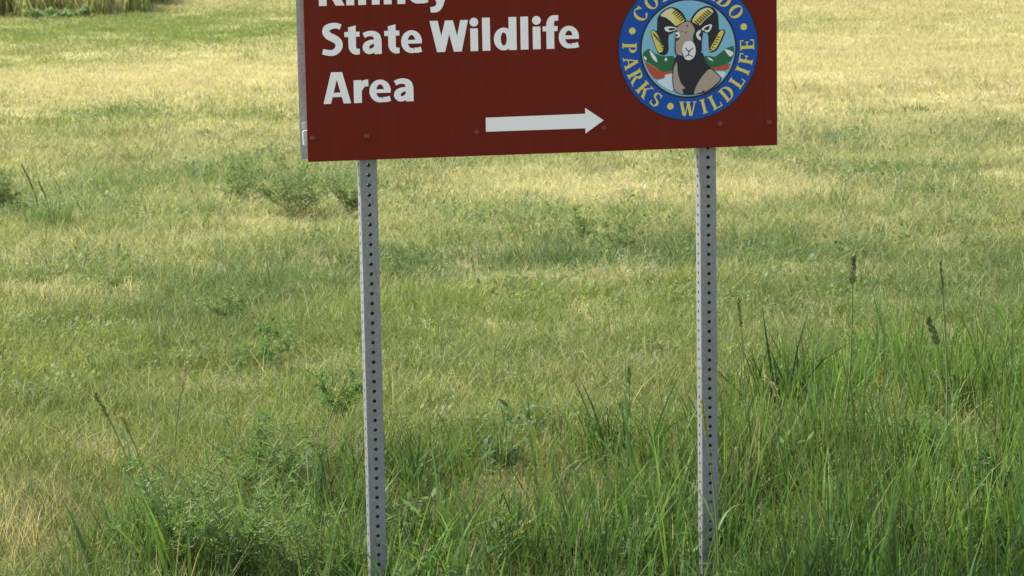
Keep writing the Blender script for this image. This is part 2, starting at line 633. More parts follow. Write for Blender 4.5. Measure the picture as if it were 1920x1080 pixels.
art('mountain', M_green, [(82, 560), (150, 512), (200, 565), (290, 600), (425, 590), (425, 742), (330, 762), (300, 772), (230, 722), (170, 682), (95, 642), (80, 600)],
    [(700, 610), (760, 590), (850, 605), (900, 562), (960, 520), (1040, 482), (1053, 520), (1045, 590), (1010, 662), (900, 702), (800, 718), (720, 690)], soft=1)
art('snow', M_pale, [(148, 525), (200, 580), (222, 610), (238, 665), (198, 640), (165, 590)], [(86, 590), (122, 612), (122, 638), (95, 630)], [(320, 608), (342, 622), (330, 652), (308, 635)],
    [(758, 603), (802, 618), (835, 650), (790, 638)], [(942, 520), (1000, 533), (1050, 560), (1012, 608), (975, 570)], soft=1)
art('red_rock', M_red, [(98, 648), (160, 682), (230, 726), (300, 768), (410, 736), (410, 772), (322, 786), (310, 822), (210, 842), (150, 770), (118, 705)],
    [(795, 718), (900, 702), (1012, 665), (990, 742), (850, 748)], soft=1)
art('river', M_river, [(310, 787), (410, 772), (410, 968), (300, 915), (218, 850), (312, 826)], [(820, 752), (972, 757), (925, 830), (880, 795)], soft=1)
art('horn_black', M_navy,  # black print of the horns, beneath the yellow and cream pieces
    [(238, 195), (300, 122), (380, 86), (455, 104), (515, 158), (552, 236), (500, 262), (440, 300), (400, 362), (352, 372), (355, 562), (298, 592), (244, 572), (222, 525), (160, 352), (188, 318), (232, 345), (236, 260)],
    [(582, 236), (616, 168), (680, 105), (760, 74), (835, 92), (882, 158), (888, 260), (890, 330), (940, 312), (962, 346), (905, 470), (865, 540), (796, 566), (778, 500), (776, 362), (740, 352), (690, 345), (632, 292)], soft=1)
art('horn_tip', M_yellow, [(168, 350), (190, 326), (232, 362), (252, 410), (304, 482), (292, 552), (250, 563), (226, 520), (192, 420)],
    [(892, 346), (925, 322), (945, 342), (900, 440), (850, 528), (790, 550), (802, 500), (852, 420)], soft=1)
art('horn_crest', M_cream, [(262, 182), (325, 122), (385, 100), (415, 112), (420, 180), (440, 296), (385, 238), (325, 196)],
    [(600, 238), (640, 170), (700, 115), (780, 90), (838, 132), (800, 172), (740, 222), (680, 288), (640, 277)], soft=1)
art('horn_ridge', M_yellow, [(388, 104), (440, 124), (500, 180), (532, 232), (470, 280), (438, 298), (412, 200)],
    [(604, 236), (640, 190), (690, 160), (760, 120), (815, 140), (740, 210), (680, 282), (640, 274)], soft=1)
RID = []
for k in range(6):
    t = k / 5
    x, y = 420 + t * 85, 145 + t * 80
    RID.append([(x + 22, y - 32), (x + 30, y - 20), (x - 22, y + 14), (x - 24, y + 4)])
for k in range(8):
    t = k / 7
    x, y = 650 + t * 130, 250 - t * 118
    RID.append([(x + 34, y + 12), (x + 26, y + 26), (x - 20, y - 14), (x - 12, y - 20)])
for k in range(6):
    t = k / 5
    x, y = 250 + t * 26, 420 + t * 110
    RID.append([(x - 4, y), (x + 34, y - 14), (x + 30, y + 2)])
    x, y = 905 - t * 80, 400 + t * 130
    RID.append([(x + 6, y), (x - 30, y - 12), (x - 26, y + 4)])
RID += [[(185, 345), (300, 478), (292, 486), (200, 385)]]
art('horn_line', M_navy, *RID, soft=0)
art('outline', M_navy, [(432, 585), (520, 560), (712, 545), (740, 650), (790, 708), (860, 760), (924, 832), (830, 930), (720, 985), (520, 1004), (405, 965), (388, 850), (395, 715)],
    [(432, 290), (500, 248), (560, 228), (612, 246), (700, 285), (722, 350), (705, 440), (705, 565), (560, 650), (430, 590), (414, 530), (422, 440), (425, 340)], soft=1)
art('coat', M_tan, [(440, 640), (446, 770), (480, 880), (532, 932), (488, 936), (512, 996), (412, 958), (398, 850), (403, 722)],
    [(786, 720), (850, 766), (912, 832), (800, 930), (725, 970), (735, 940), (690, 975), (610, 992), (640, 910), (700, 810)],
    [(440, 302), (500, 256), (560, 236), (602, 256), (636, 330), (612, 380), (612, 450), (560, 455), (512, 470), (492, 540), (504, 592), (440, 580), (426, 530), (432, 440), (470, 420), (480, 370), (442, 342)], soft=1)
art('muzzle', M_pale, [(494, 530), (510, 470), (550, 438), (602, 440), (632, 480), (643, 550), (620, 612), (570, 642), (524, 626), (508, 584)],
    [(306, 300), (350, 288), (432, 296), (442, 322), (352, 350), (320, 334)],
    [(700, 316), (740, 280), (808, 262), (818, 288), (782, 348), (748, 350), (735, 330), (712, 330)],
    [(428, 345), (470, 350), (477, 396), (440, 412), (424, 392)],
    [(648, 352), (692, 318), (698, 345), (676, 372), (692, 395), (697, 436), (660, 416), (644, 380)], soft=2)
art('ear', M_navy, [(348, 308), (425, 304), (425, 322), (362, 334)], [(722, 322), (750, 292), (794, 280), (790, 300), (768, 330), (752, 326)], soft=1)
art('face_line', M_navy, [(426, 368), (452, 372), (448, 396), (430, 392)], [(672, 368), (700, 372), (702, 392), (680, 392)],
    [(528, 505), (568, 540), (612, 505), (614, 514), (572, 552), (570, 582), (608, 596), (606, 604), (566, 588), (526, 602), (524, 594), (560, 578), (562, 552), (526, 514)],
    [(545, 280), (560, 262), (556, 300)], [(520, 356), (552, 336), (548, 350)], [(480, 350), (500, 330), (505, 340)], soft=0)


# serif letters on the ring, drawn as stems, bowls and serifs in a box one unit high
def ring_piece(cx, cz, ro, rz, ri, riz, a0, a1, n=14):
    out = [(cx + ro * math.cos(a0 + (a1 - a0) * k / n), cz + rz * math.sin(a0 + (a1 - a0) * k / n)) for k in range(n + 1)]
    inn = [(cx + ri * math.cos(a0 + (a1 - a0) * k / n), cz + riz * math.sin(a0 + (a1 - a0) * k / n)) for k in range(n + 1)]
    return [[out[k], out[k + 1], inn[k + 1], inn[k]] for k in range(n)]


def rc(x0, z0, x1, z1):
    return [[(x0, z0), (x1, z0), (x1, z1), (x0, z1)]]


def bar(x0, z0, x1, z1, wd):
    return [[(x0 - wd / 2, z0), (x0 + wd / 2, z0), (x1 + wd / 2, z1), (x1 - wd / 2, z1)]]


TK, TN, SH = .21, .085, .075
P_ = math.pi


def stem(x, s=1):
    return rc(x, SH, x + TK, 1 - SH) + rc(x - .08, 0, x + TK + .08, SH) + rc(x - .08, 1 - SH, x + TK + .08, 1)


def glyph(ch):
    if ch == 'I': return stem(.08), .37
    if ch == 'L': return stem(.08) + rc(.37, 0, .70, SH) + bar(.655, SH, .665, .30, .07), .72
    if ch == 'E': return stem(.08) + rc(.37, 0, .70, SH) + rc(.37, 1 - SH, .68, 1) + rc(.29, .47, .52, .55) + bar(.655, SH, .665, .28, .07) + bar(.645, 1 - SH, .645, .74, .07) + rc(.50, .38, .56, .64), .72
    if ch == 'F': return stem(.08) + rc(.37, 1 - SH, .68, 1) + rc(.29, .46, .52, .54) + bar(.645, 1 - SH, .645, .74, .07) + rc(.50, .37, .56, .63), .70
    if ch == 'O': return ring_piece(.42, .5, .42, .51, .21, .44, 0, 2 * P_, 30), .84
    if ch == 'C': return ring_piece(.42, .5, .42, .51, .21, .44, .20 * P_, 1.80 * P_, 26) + rc(.70, .66, .775, .98), .80
    if ch == 'D': return stem(.08) + ring_piece(.36, .5, .46, .50, .24, .43, -P_ / 2, P_ / 2, 16), .84
    if ch == 'P': return stem(.08) + ring_piece(.34, .73, .34, .27, .14, .20, -P_ / 2, P_ / 2, 14), .70
    if ch == 'R': return stem(.08) + ring_piece(.34, .74, .34, .26, .14, .19, -P_ / 2, P_ / 2, 14) + bar(.70, 0, .44, .49, .22) + rc(.80, 0, .90, .06), .88
    if ch == 'A': return bar(.10, SH, .40, 1, TN) + bar(.70, SH, .42, 1, TK) + rc(.22, .30, .58, .37) + rc(-.02, 0, .24, SH) + rc(.52, 0, .86, SH), .84
    if ch == 'K': return stem(.08) + bar(.36, .44, .70, .94, TN) + bar(.72, .06, .42, .58, .23) + rc(.56, .94, .86, 1) + rc(.56, 0, .92, .06), .90
    if ch == 'S': return (ring_piece(.32, .745, .29, .255, .13, .185, .18 * P_, 1.35 * P_, 14) + ring_piece(.33, .265, .31, .265, .13, .19, -.82 * P_, .40 * P_, 14)
                          + [[(.06, .66), (.20, .58), (.62, .33), (.56, .42)], [(.07, .70), (.12, .56), (.55, .30), (.60, .44)]] + rc(.50, .72, .56, .97) + rc(.05, .03, .11, .30)), .66
    if ch == 'W': return bar(.30, .02, .10, .94, TK) + bar(.36, 0, .56, .94, TN) + bar(.76, .02, .56, .94, TK) + bar(.82, 0, 1.02, .94, TN) + rc(-.05, .94, .30, 1) + rc(.40, .94, .74, 1) + rc(.88, .94, 1.16, 1), 1.1


def place_glyph(ch, th, inward):
    """on the ring at angle th; inward: the letter's head points to the centre"""
    polys, wd = glyph(ch)
    h = ER * .200
    rm = ER * .834
    c, s = math.cos(R(th)), math.sin(R(th))
    up = (-c, -s) if inward else (c, s)
    rt = (-up[1] * -1, up[0] * -1)
    out = []
    for P in polys:
        Q = []
        for x, z in P:
            u, v = (x - wd / 2) * h * 1.02, (z - .5) * h
            Q.append((sx(EC[0]) + rm * c + u * rt[0] + v * up[0], S_BOT + EC[1] + rm * s + u * rt[1] + v * up[1]))
        out.append(Q)
    bm = bmesh.new()
    y0 = YF - .0013
    for i, P in enumerate(out):
        f = bm.faces.new([bm.verts.new((x, y0 - .00002 * i, z)) for x, z in P])
        f.normal_update()
        if f.normal.y > 0:
            f.normal_flip()
    me = bpy.data.meshes.new('letter')
    bm.to_mesh(me)
    bm.free()
    link('letter', me, M_yellow, emb)


for ch, th in zip('COLORADO', np.linspace(144.0, 36.0, 8)):
    place_glyph(ch, th, False)
for ch, th in zip('PARKS', (178.0, 192.0, 206.5, 221.5, 236.0)):
    place_glyph(ch, th, True)
for ch, th in zip('WILDLIFE', (268.8, 284.5, 296.5, 310.5, 325.5, 337.0, 348.5, 362.0)):
    place_glyph(ch, th, True)
for th in (161.5, 19.5, 251.5):
    cx, cz = sx(EC[0]) + ER * .834 * math.cos(R(th)), S_BOT + EC[1] + ER * .834 * math.sin(R(th))
    link('dot', poly_mesh('dot', [[(cx + ER * .047 * math.cos(a * math.tau / 20), cz + ER * .047 * math.sin(a * math.tau / 20)) for a in range(20)]], YF - .0012), M_yellow, emb)


# ------------------------------------------------------------------ grass
def blades(n, rad, hmin, hmax, wmin, wmax, lean, curl, seg, g, seedy=False):
    """n blades standing in a disc: vertices, quads and per-blade random numbers"""
    ang = g.uniform(0, math.tau, n)
    rr = rad * np.sqrt(g.uniform(0, 1, n))
    bx, by = rr * np.cos(ang), rr * np.sin(ang)
    h = g.uniform(hmin, hmax, n) * (.75 + .25 * (1 - rr / rad))
    wd = g.uniform(wmin, wmax, n)
    az = g.uniform(0, math.tau, n)
    ln = np.abs(g.normal(0, lean, n))
    cl = g.uniform(0, curl, n) + (g.uniform(0, 1, n) < .12) * curl
    fa = g.uniform(0, math.tau, n)
    t = np.linspace(0, 1, seg + 1)[None]
    hor = h[:, None] * (np.tan(np.clip(ln, 0, 1.1))[:, None] * t * .8 + cl[:, None] * t ** 2.2)
    ver = h[:, None] * (t - .33 * cl[:, None] * t ** 3)
    cx = bx[:, None] + hor * np.cos(az)[:, None]
    cy = by[:, None] + hor * np.sin(az)[:, None]
    prof = np.clip(1 - t ** 1.6, .06, 1) * (.75 + .25 * np.minimum(1, t * 4))
    hw = wd[:, None] * .5 * prof
    ox, oy = hw * np.cos(fa)[:, None], hw * np.sin(fa)[:, None]
    A = np.stack([cx - ox, cy - oy, ver], 2)
    B = np.stack([cx + ox, cy + oy, ver], 2)
    V = np.stack([A, B], 2).reshape(-1, 3)              # n, seg+1, 2
    b = (np.arange(n) * (seg + 1) * 2)[:, None] + (np.arange(seg) * 2)[None]
    b = b.ravel()
    F = np.stack([b, b + 1, b + 3, b + 2], 1)
    rp = (seg + 1) * 2
    rnd, r2 = np.repeat(g.uniform(0, 1, n), rp), np.repeat(g.uniform(0, 1, n), rp)
    tip = np.zeros((n, seg + 1, 2))
    tip[:, -1] = ((g.uniform(0, 1, n) < .22) * g.uniform(.3, .8, n))[:, None]      # some blades are dry at the tip
    return V, F, rnd, r2, tip.ravel()


def specks(n, rad, hmin, hmax, size, per, g):
    """thin culms with loose pale seed heads"""
    V, F, rnd, r2, sd_ = blades(n, rad, hmin, hmax, .0012, .002, .22, .25, 3, g)
    tips = V.reshape(n, 4, 2, 3).mean(2)
    SV, SF = [], []
    for i in range(n):
        for k in range(per):
            t = g.uniform(.0, 1)
            p = tips[i, 2] * (1 - t) + tips[i, 3] * t + g.normal(0, size * .7, 3)
            a = g.uniform(0, math.tau)
            u = np.array([math.cos(a), math.sin(a), 0]) * size * .28
            v = np.array([g.normal(0, .4), g.normal(0, .4), 1]) * size * .6
            b = len(SV)
            SV += [p - v, p + u, p + v, p - u]
            SF.append((b, b + 1, b + 2, b + 3))
    SF = np.array(SF) + len(V)
    m = len(SV)
    return (np.concatenate([V, np.array(SV)]), np.concatenate([F, SF]), np.concatenate([rnd, g.uniform(0, 1, m)]),
            np.concatenate([r2, g.uniform(0, 1, m)]), np.concatenate([sd_, g.uniform(.3, .9, m)]))


def herb(n, rad, hmin, hmax, ll, lw, g):
    """low broad-leaved cover: many small tilted leaves"""
    V, F = [], []
    for i in range(n):
        a, r = g.uniform(0, math.tau), rad * math.sqrt(g.uniform())
        p = np.array([r * math.cos(a), r * math.sin(a), g.uniform(hmin, hmax) * (1 - .5 * r / rad)])
        d = g.uniform(0, math.tau)
        el = g.uniform(-.3, .9)
        u = np.array([math.cos(d) * math.cos(el), math.sin(d) * math.cos(el), math.sin(el)]) * ll * g.uniform(.6, 1.2)
        s = np.array([-math.sin(d), math.cos(d), g.uniform(-.4, .4)]) * lw * .5 * g.uniform(.6, 1.2)
        b = len(V)
        V += [p, p + u * .45 + s, p + u, p + u * .45 - s]
        F.append((b, b + 1, b + 2, b + 3))
    m = len(V)
    r2 = np.repeat(g.uniform(0, 1, n), 4)
    return np.array(V), np.array(F), np.repeat(g.uniform(.35, 1, n), 4), r2, np.zeros(m)


def scatter_object(name, variants, pts, mat, label, cat):
    """one object: the clump shapes and the spots they stand on; geometry nodes set a clump on every spot"""
    V, F, var, rnd, r2, sd_ = [], [], [], [], [], []
    off = 0
    for k, (v, f, a, b, c) in enumerate(variants):
        V.append(v); F.append(f + off); off += len(v)
        var.append(np.full(len(v), k)); rnd.append(a); r2.append(b); sd_.append(c)
    nv = off
    n = len(pts['x'])
    z = gz(pts['x'], pts['y'])
    V.append(np.stack([pts['x'], pts['y'], z], 1))
    pad = lambda a, d: np.concatenate([np.full((nv,) + np.shape(d), 0.0), a])
    at_ = {
        'var': ('INT', np.concatenate(var + [np.full(n, -1)])),
        'rnd': ('FLOAT', np.concatenate(rnd + [np.zeros(n)])),
        'rnd2': ('FLOAT', np.concatenate(r2 + [np.zeros(n)])),
        'seed': ('FLOAT', np.concatenate(sd_ + [np.zeros(n)])),
        'idx': ('INT', pad(pts['idx'], 0)),
        'rot': ('FLOAT_VECTOR', pad(pts['rot'], np.zeros(3))),
        'scl': ('FLOAT_VECTOR', pad(pts['scl'], np.zeros(3))),
        'dry': ('FLOAT', pad(pts['dry'], 0)),
        'hue': ('FLOAT', pad(pts['hue'], 0)),
        'val': ('FLOAT', pad(pts['val'], 0)),
    }
    me = np_mesh(name, np.concatenate(V), np.concatenate(F), at_, True)
    o = link(name, me, mat)
    tag(o, label, cat, kind='stuff')
    ng = bpy.data.node_groups.new(name + '_nodes', 'GeometryNodeTree')
    ng.interface.new_socket('Geometry', in_out='INPUT', socket_type='NodeSocketGeometry')
    ng.interface.new_socket('Geometry', in_out='OUTPUT', socket_type='NodeSocketGeometry')
    N = ng.nodes.new
    L = ng.links.new
    gi, go = N('NodeGroupInput'), N('NodeGroupOutput')

    def named(nm, typ):
        q = N('GeometryNodeInputNamedAttribute')
        q.data_type = typ
        q.inputs[0].default_value = nm
        return q.outputs[0]

    def sep(k):
        c = N('FunctionNodeCompare')
        c.data_type = 'INT'
        c.operation = 'EQUAL'
        ia = [s for s in c.inputs if s.type == 'INT']
        L(named('var', 'INT'), ia[0])
        ia[1].default_value = k
        s = N('GeometryNodeSeparateGeometry')
        s.domain = 'POINT'
        L(gi.outputs[0], s.inputs[0])
        L(c.outputs[0], s.inputs[1])
        return s.outputs[0]
    gti = N('GeometryNodeGeometryToInstance')
    for k in reversed(range(len(variants))):
        L(sep(k), gti.inputs[0])
    iop = N('GeometryNodeInstanceOnPoints')
    L(sep(-1), iop.inputs['Points'])
    L(gti.outputs[0], iop.inputs['Instance'])
    iop.inputs['Pick Instance'].default_value = True
    L(named('idx', 'INT'), iop.inputs['Instance Index'])
    e2r = N('FunctionNodeEulerToRotation')
    L(named('rot', 'FLOAT_VECTOR'), e2r.inputs[0])
    L(e2r.outputs[0], iop.inputs['Rotation'])
    L(named('scl', 'FLOAT_VECTOR'), iop.inputs['Scale'])
    L(iop.outputs[0], go.inputs[0])
    md = o.modifiers.new('scatter', 'NODES')
    md.node_group = ng
    return o


def zone(y0, y1, dens, g, kx=.192, mx=1.3):
    """spots over the strip of meadow between two depths"""
    wmax = kx * y1 + mx
    n = int(dens * (y1 - y0) * 2 * wmax)
    x, y = g.uniform(-wmax, wmax, n), g.uniform(y0, y1, n)
    k = np.abs(x) < kx * y + mx
    return x[k], y[k]


# patches of the meadow seen in the photograph: spot (pixel), half-size in metres, then what grows there
def patch(px, py, rx, ry, **kw):
    x, y = G(px, py)
    return dict(x=x, y=y, rx=rx, ry=ry, **kw)


PATCH = [
    # green bands far out by the thicket
    patch(120, 62, 3.6, 3.6, dry=-.80, hue=.25, val=-.05), patch(330, 66, 2.4, 2.0, dry=-.65, hue=.15, val=.0), patch(200, 90, 3.2, .9, dry=-.25, val=-.06),
    patch(50, 115, 1.4, 1.2, dry=-.4, val=-.05), patch(420, 22, 3.0, 2.2, dry=-.4, hue=.2),
    patch(120, 225, 1.5, .75, dry=-.40, hue=.35, val=-.06), patch(330, 215, .8, .5, dry=-.2, hue=.2), patch(60, 255, 1.2, .5, dry=-.3, hue=.2),
    # straw tones
    patch(250, 150, 3.5, 1.3, dry=.25, val=.05), patch(520, 110, 2.5, 3.0, dry=.22), patch(1500, 130, 3.5, 3.0, dry=.20), patch(1800, 150, 2.5, 4.0, dry=.15),
    patch(1250, 365, 1.1, .55, dry=.45, val=.06), patch(1100, 330, 1.3, .4, dry=.25), patch(800, 325, 1.0, .5, dry=.15), patch(60, 560, .36, .30, dry=.55, val=.05), patch(900, 545, .9, .16, dry=.32),
    patch(1500, 520, 1.3, .22, dry=.32), patch(25, 960, .17, .5, dry=.55, val=.0), patch(205, 865, .09, .14, dry=.55), patch(540, 425, .5, .12, dry=.35, val=.1),
    patch(1100, 850, .16, .2, dry=.35), patch(1380, 950, .10, .3, dry=.35), patch(620, 850, .10, .2, dry=.3),
    # darker, bluer grass
    patch(1550, 490, 1.7, .65, dry=-.15, hue=.45, val=-.16), patch(1850, 545, .8, .7, dry=-.2, hue=.4, val=-.16), patch(1000, 490, 1.2, .7, dry=-.12, hue=.4, val=-.12), patch(760, 510, .40, .40, dry=-.2, hue=.55, val=-.2),
    patch(430, 560, .55, 1.0, dry=-.25, hue=.45, val=-.18), patch(260, 345, 1.6, 1.0, dry=-.22, hue=.3, val=-.05), patch(560, 330, 1.0, .9, dry=-.15, hue=.3),
    patch(1800, 260, 2.2, .9, dry=-.12, hue=.3, val=-.06), patch(1600, 215, 1.8, .35, dry=-.15, hue=.2, val=-.12), patch(1650, 320, 1.6, .25, dry=-.25, hue=.3, val=-.18),
    patch(1480, 395, 2.0, .8, dry=-.1, hue=.2), patch(150, 660, .6, .8, dry=-.1, hue=-.1, val=-.04), patch(40, 700, .5, .8, dry=-.15, hue=-.3, val=.1),
    patch(860, 600, .8, .8, dry=-.15, hue=-.2, val=.08), patch(520, 640, .5, .6, dry=-.2, hue=.1, val=-.06), patch(1400, 570, 1.4, .7, dry=-.2, hue=-.15, val=.06),
]


def field(x, y, g):
    """dryness, hue and brightness of the sward at each spot"""
    yy = [0, 7, 9, 11.2, 12.3, 14, 16.5, 19, 23, 29, 38, 60]
    dd = [-.12, -.12, -.08, -.02, .11, .20, .38, .58, .74, .80, .82, .82]
    dry = np.interp(y, yy, dd)
    hue = np.interp(y, [7, 10, 12, 14, 18, 30, 60], [.40, .28, .22, .42, .36, .14, .10])
    val = np.interp(y, [7, 10, 14, 20, 30], [.92, 1.02, 1.10, 1.12, 1.12])
    st = fbm(x * .55, y, 1.9, 31) - .5
    fi = fbm(x, y, .45, 41) - .5
    far = np.interp(y, [10, 20], [1, .55])
    dry = dry + (st * .70 + fi * .50) * far
    hue = hue + (fbm(x * .6, y, 2.3, 51) - .5) * .9
    val = val + ((fbm(x * .6, y, 1.4, 61) - .5) * .30 + (fbm(x, y, .30, 65) - .5) * .45) * np.interp(y, [8, 14, 22], [1, .7, .35])
    for p in PATCH:
        wob = 1 + (fbm(x, y, .5 * (p['rx'] + p['ry']) * .5 + .08, 71) - .5) * 1.5
        d = np.sqrt(((x - p['x']) / p['rx']) ** 2 + ((y - p['y']) / p['ry']) ** 2) * wob
        k = np.clip(1.35 - d, 0, 1) ** .8
        dry = dry + p.get('dry', 0) * k
        hue = hue + p.get('hue', 0) * k * .8
        val = val + p.get('val', 0) * k * .65
    return np.clip(dry + g.normal(0, .08, len(x)), -.1, 1.05), np.clip(hue + g.normal(0, .12, len(x)), 0, 1), np.clip(val + g.normal(0, .07, len(x)), .5, 1.4)


def points(x, y, idx, sc, g, tilt=.12, hs=None):
    n = len(x)
    dry, hue, val = field(x, y, g)
    rot = np.stack([g.normal(0, tilt, n), g.normal(0, tilt, n), g.uniform(0, math.tau, n)], 1)
    s = sc * g.uniform(.8, 1.25, n)
    h = s * (1 if hs is None else hs)
    return dict(x=x, y=y, idx=idx, rot=rot, scl=np.stack([s, s, h], 1), dry=dry, hue=hue, val=val)


BARE = [(1885, 985, .10, .20), (1890, 800, .07, .22), (1700, 1000, .06, .12), (945, 905, .13, .26), (640, 800, .06, .12), (1420, 1010, .05, .1)]


def keep(x, y, g):
    """thins the grass where soil shows and right at the posts"""
    p = np.ones(len(x))
    for px, py, rx, ry in BARE:
        bx, by = G(px, py)
        d = np.sqrt(((x - bx) / rx) ** 2 + ((y - by) / ry) ** 2) * (.7 + .6 * fbm(x, y, .1, 121))
        p *= np.clip(d - .35, .12, 1)
    for px_, py_ in ((-.359, 7.0), (.514, 7.15)):
        p *= np.where((np.abs(x - px_ * y / py_) < .075) & (y < py_), .5, 1)
    return g.uniform(0, 1, len(x)) < p


def cat(ps):
    return {k: np.concatenate([p[k] for p in ps]) for k in ps[0]}


g = np.random.default_rng(21)
var = []
for k in range(7):                                   # 0-6 short sward
    var.append(blades(46, .12, .035, .115, .0022, .0042, .42, .5, 2, g))
for k in range(6):                                   # 7-12 sward of the far field, broader clumps
    var.append(blades(95, .24, .020, .062, .0045, .0075, .55, .5, 2, g))
for k in range(4):                                   # 13-16 thin culms with pale seed heads
    var.append(specks(6, .11, .08, .17, .0048, 7, g))
for k in range(3):                                   # 17-19 low herbs
    var.append(herb(60, .10, .01, .07, .026, .012, g))
for k in range(3):                                   # 20-22 taller green wisps of the field
    var.append(blades(16, .06, .07, .20, .0030, .0055, .38, .5, 3, g))
for k in range(3):                                   # 23-25 dead upright culms
    var.append(blades(7, .10, .10, .24, .0016, .0028, .30, .25, 3, g))
ps = []
for y0, y1, dens, lo, hi, sc in ((5.6, 10.5, 230, 0, 7, 1.0), (10.5, 15, 170, 0, 7, 1.05), (15, 20, 120, 0, 7, 1.2), (18, 28, 48, 7, 13, 1.0), (28, 52, 30, 7, 13, 1.15)):
    x, y = zone(y0, y1, dens, g)
    hs = (.35 + .65 * fbm(x, y, 1.1, 81) + .75 * fbm(x, y, .28, 83)) * np.interp(y, [6.6, 7.1, 8.5, 10, 14, 18, 22], [.5, 1, 1, .85, .7, .6, .85])
    kp = keep(x, y, g)
    x, y, hs = x[kp], y[kp], hs[kp]
    ps.append(points(x, y, g.integers(lo, hi, len(x)), sc, g, hs=hs))
x, y = zone(7.2, 14, 14, g)
k = fbm(x, y, 1.4, 91) > .48
x, y = x[k], y[k]
ps.append(points(x, y, g.integers(13, 17, len(x)), 1.0, g))
x, y = zone(6.4, 22, 26, g)
k = fbm(x, y, 1.0, 95) > .56
x, y = x[k], y[k]
q = points(x, y, g.integers(17, 20, len(x)), 1.1, g)
q['hue'] = np.clip(q['hue'] + .1, 0, 1)
q['val'] *= .97
ps.append(q)
x, y = zone(7.2, 24, 9, g)
k = fbm(x, y, .9, 97) > .47
x, y = x[k], y[k]
q = points(x, y, g.integers(20, 23, len(x)), 1.0, g)
q['dry'] *= .5
q['hue'] = np.clip(q['hue'] + .2, 0, 1)
q['val'] *= .92
ps.append(q)
x, y = zone(7.2, 22, 7, g)
q = points(x, y, g.integers(23, 26, len(x)), 1.0, g)
q['dry'] = np.clip(q['dry'] + .7, 0, 1)
ps.append(q)
scatter_object('meadow_grass', var, cat(ps), M_grass, 'short green and straw coloured grass covering the whole meadow', 'grass')

# taller grass of the verge round the posts
g = np.random.default_rng(22)
var = []
for k in range(6):                                   # 0-5 tall fine grass
    var.append(blades(24, .10, .10, .32, .0036, .0078, .20, .26, 4, g))
for k in range(3):                                   # 6-8 coarse broad blades
    var.append(blades(10, .08, .16, .40, .0080, .0130, .26, .42, 5, g))
for k in range(2):                                   # 9-10 dead stems
    var.append(blades(12, .10, .10, .30, .0016, .0030, .45, .3, 3, g))
for k in range(2):                                   # 11-12 leafy herbs among the blades
    var.append(herb(46, .09, .03, .20, .040, .012, g))
x, y = zone(5.4, 11.6, 210, g)
edge = np.interp(x, [-2.5, -1.35, -.9, -.4, .1, .35, .8, 1.4, 2.5], [6.6, 7.3, 8.5, 8.8, 9.0, 9.6, 10.2, 10.5, 10.8])
edge = edge + (fbm(x, y, .5, 101) - .5) * 2.0
pr = np.clip((edge + .5 - y) / 1.9, 0, 1) * np.interp(y, [6.7, 7.15], [.62, 1]) * np.where(fbm(x, y, .35, 105) > .43, 1, .14)
k = (g.uniform(0, 1, len(x)) < pr) & keep(x, y, g)
x, y, edge = x[k], y[k], edge[k]
idx = g.choice(13, len(x), p=[.105] * 6 + [.065, .065, .065] + [.0475, .0475] + [.04, .04])
hs = np.interp(x, [-2, -.5, .2, .7, 2], [.85, .85, .85, 1.0, 1.05]) * (.7 + .6 * fbm(x, y, .5, 111)) * np.clip((edge - y) / 2.0 + .35, .3, 1)
q = points(x, y, idx, 1.0, g, .08, hs)
q['dry'] = np.where((idx == 9) | (idx == 10), 1.0, np.where((idx >= 6) & (idx < 9), q['dry'] * .4 - .15, q['dry'] * .7))
q['val'] *= 1 + (fbm(q['x'], q['y'], .16, 131) - .55) * 1.4
q['hue'] = np.where((idx >= 6) & (idx < 9), g.uniform(.1, .9, len(idx)), q['hue'])
q['val'] = np.where((idx >= 6) & (idx < 9), q['val'] * 1.12, q['val'])
scatter_object('verge_grass', var, q, M_verge, 'tall green grass growing round the sign posts', 'grass')


# ------------------------------------------------------------------ single plants
def tubes(paths, r0, r1, sides=4):
    """thin tapering stems along polylines"""
    V, F = [], []
    for P in paths:
        P = np.asarray(P, float)
        m = len(P)
        d = np.gradient(P, axis=0)
        d /= np.linalg.norm(d, axis=1)[:, None] + 1e-9
        ref = np.array([.31, .93, .17])
        u = np.cross(d, ref)
        u /= np.linalg.norm(u, axis=1)[:, None] + 1e-9
        v = np.cross(d, u)
        rr = np.linspace(r0, r1, m)[:, None]
        b = len(V)
        for k in range(sides):
            a = k * math.tau / sides
            V.extend(P + (u * math.cos(a) + v * math.sin(a)) * rr) if False else None
        for i in range(m):
            for k in range(sides):
                a = k * math.tau / sides
                V.append(P[i] + (u[i] * math.cos(a) + v[i] * math.sin(a)) * rr[i])
        for i in range(m - 1):
            for k in range(sides):
                j = (k + 1) % sides
                F.append((b + i * sides + k, b + i * sides + j, b + (i + 1) * sides + j, b + (i + 1) * sides + k))
    return np.array(V), np.array(F)


def leaves(P, D, ll, lw, g):
    """diamond leaflets at points P pointing along D"""
    n = len(P)
    D = D / (np.linalg.norm(D, axis=1)[:, None] + 1e-9)
    s = np.cross(D, g.normal(0, 1, (n, 3)))
    s /= np.linalg.norm(s, axis=1)[:, None] + 1e-9
    L = ll * g.uniform(.55, 1.25, n)[:, None]
    W = lw * g.uniform(.6, 1.2, n)[:, None] * .5
    bend = np.cross(s, D) * L * .12
    V = np.stack([P, P + D * L * .42 + s * W + bend, P + D * L, P + D * L * .42 - s * W + bend], 1).reshape(-1, 3)
    b = np.arange(n) * 4
    F = np.concatenate([np.stack([b, b + 1, b + 2, b + 3], 1)])
    return V, F, np.repeat(g.uniform(0, 1, n), 4)


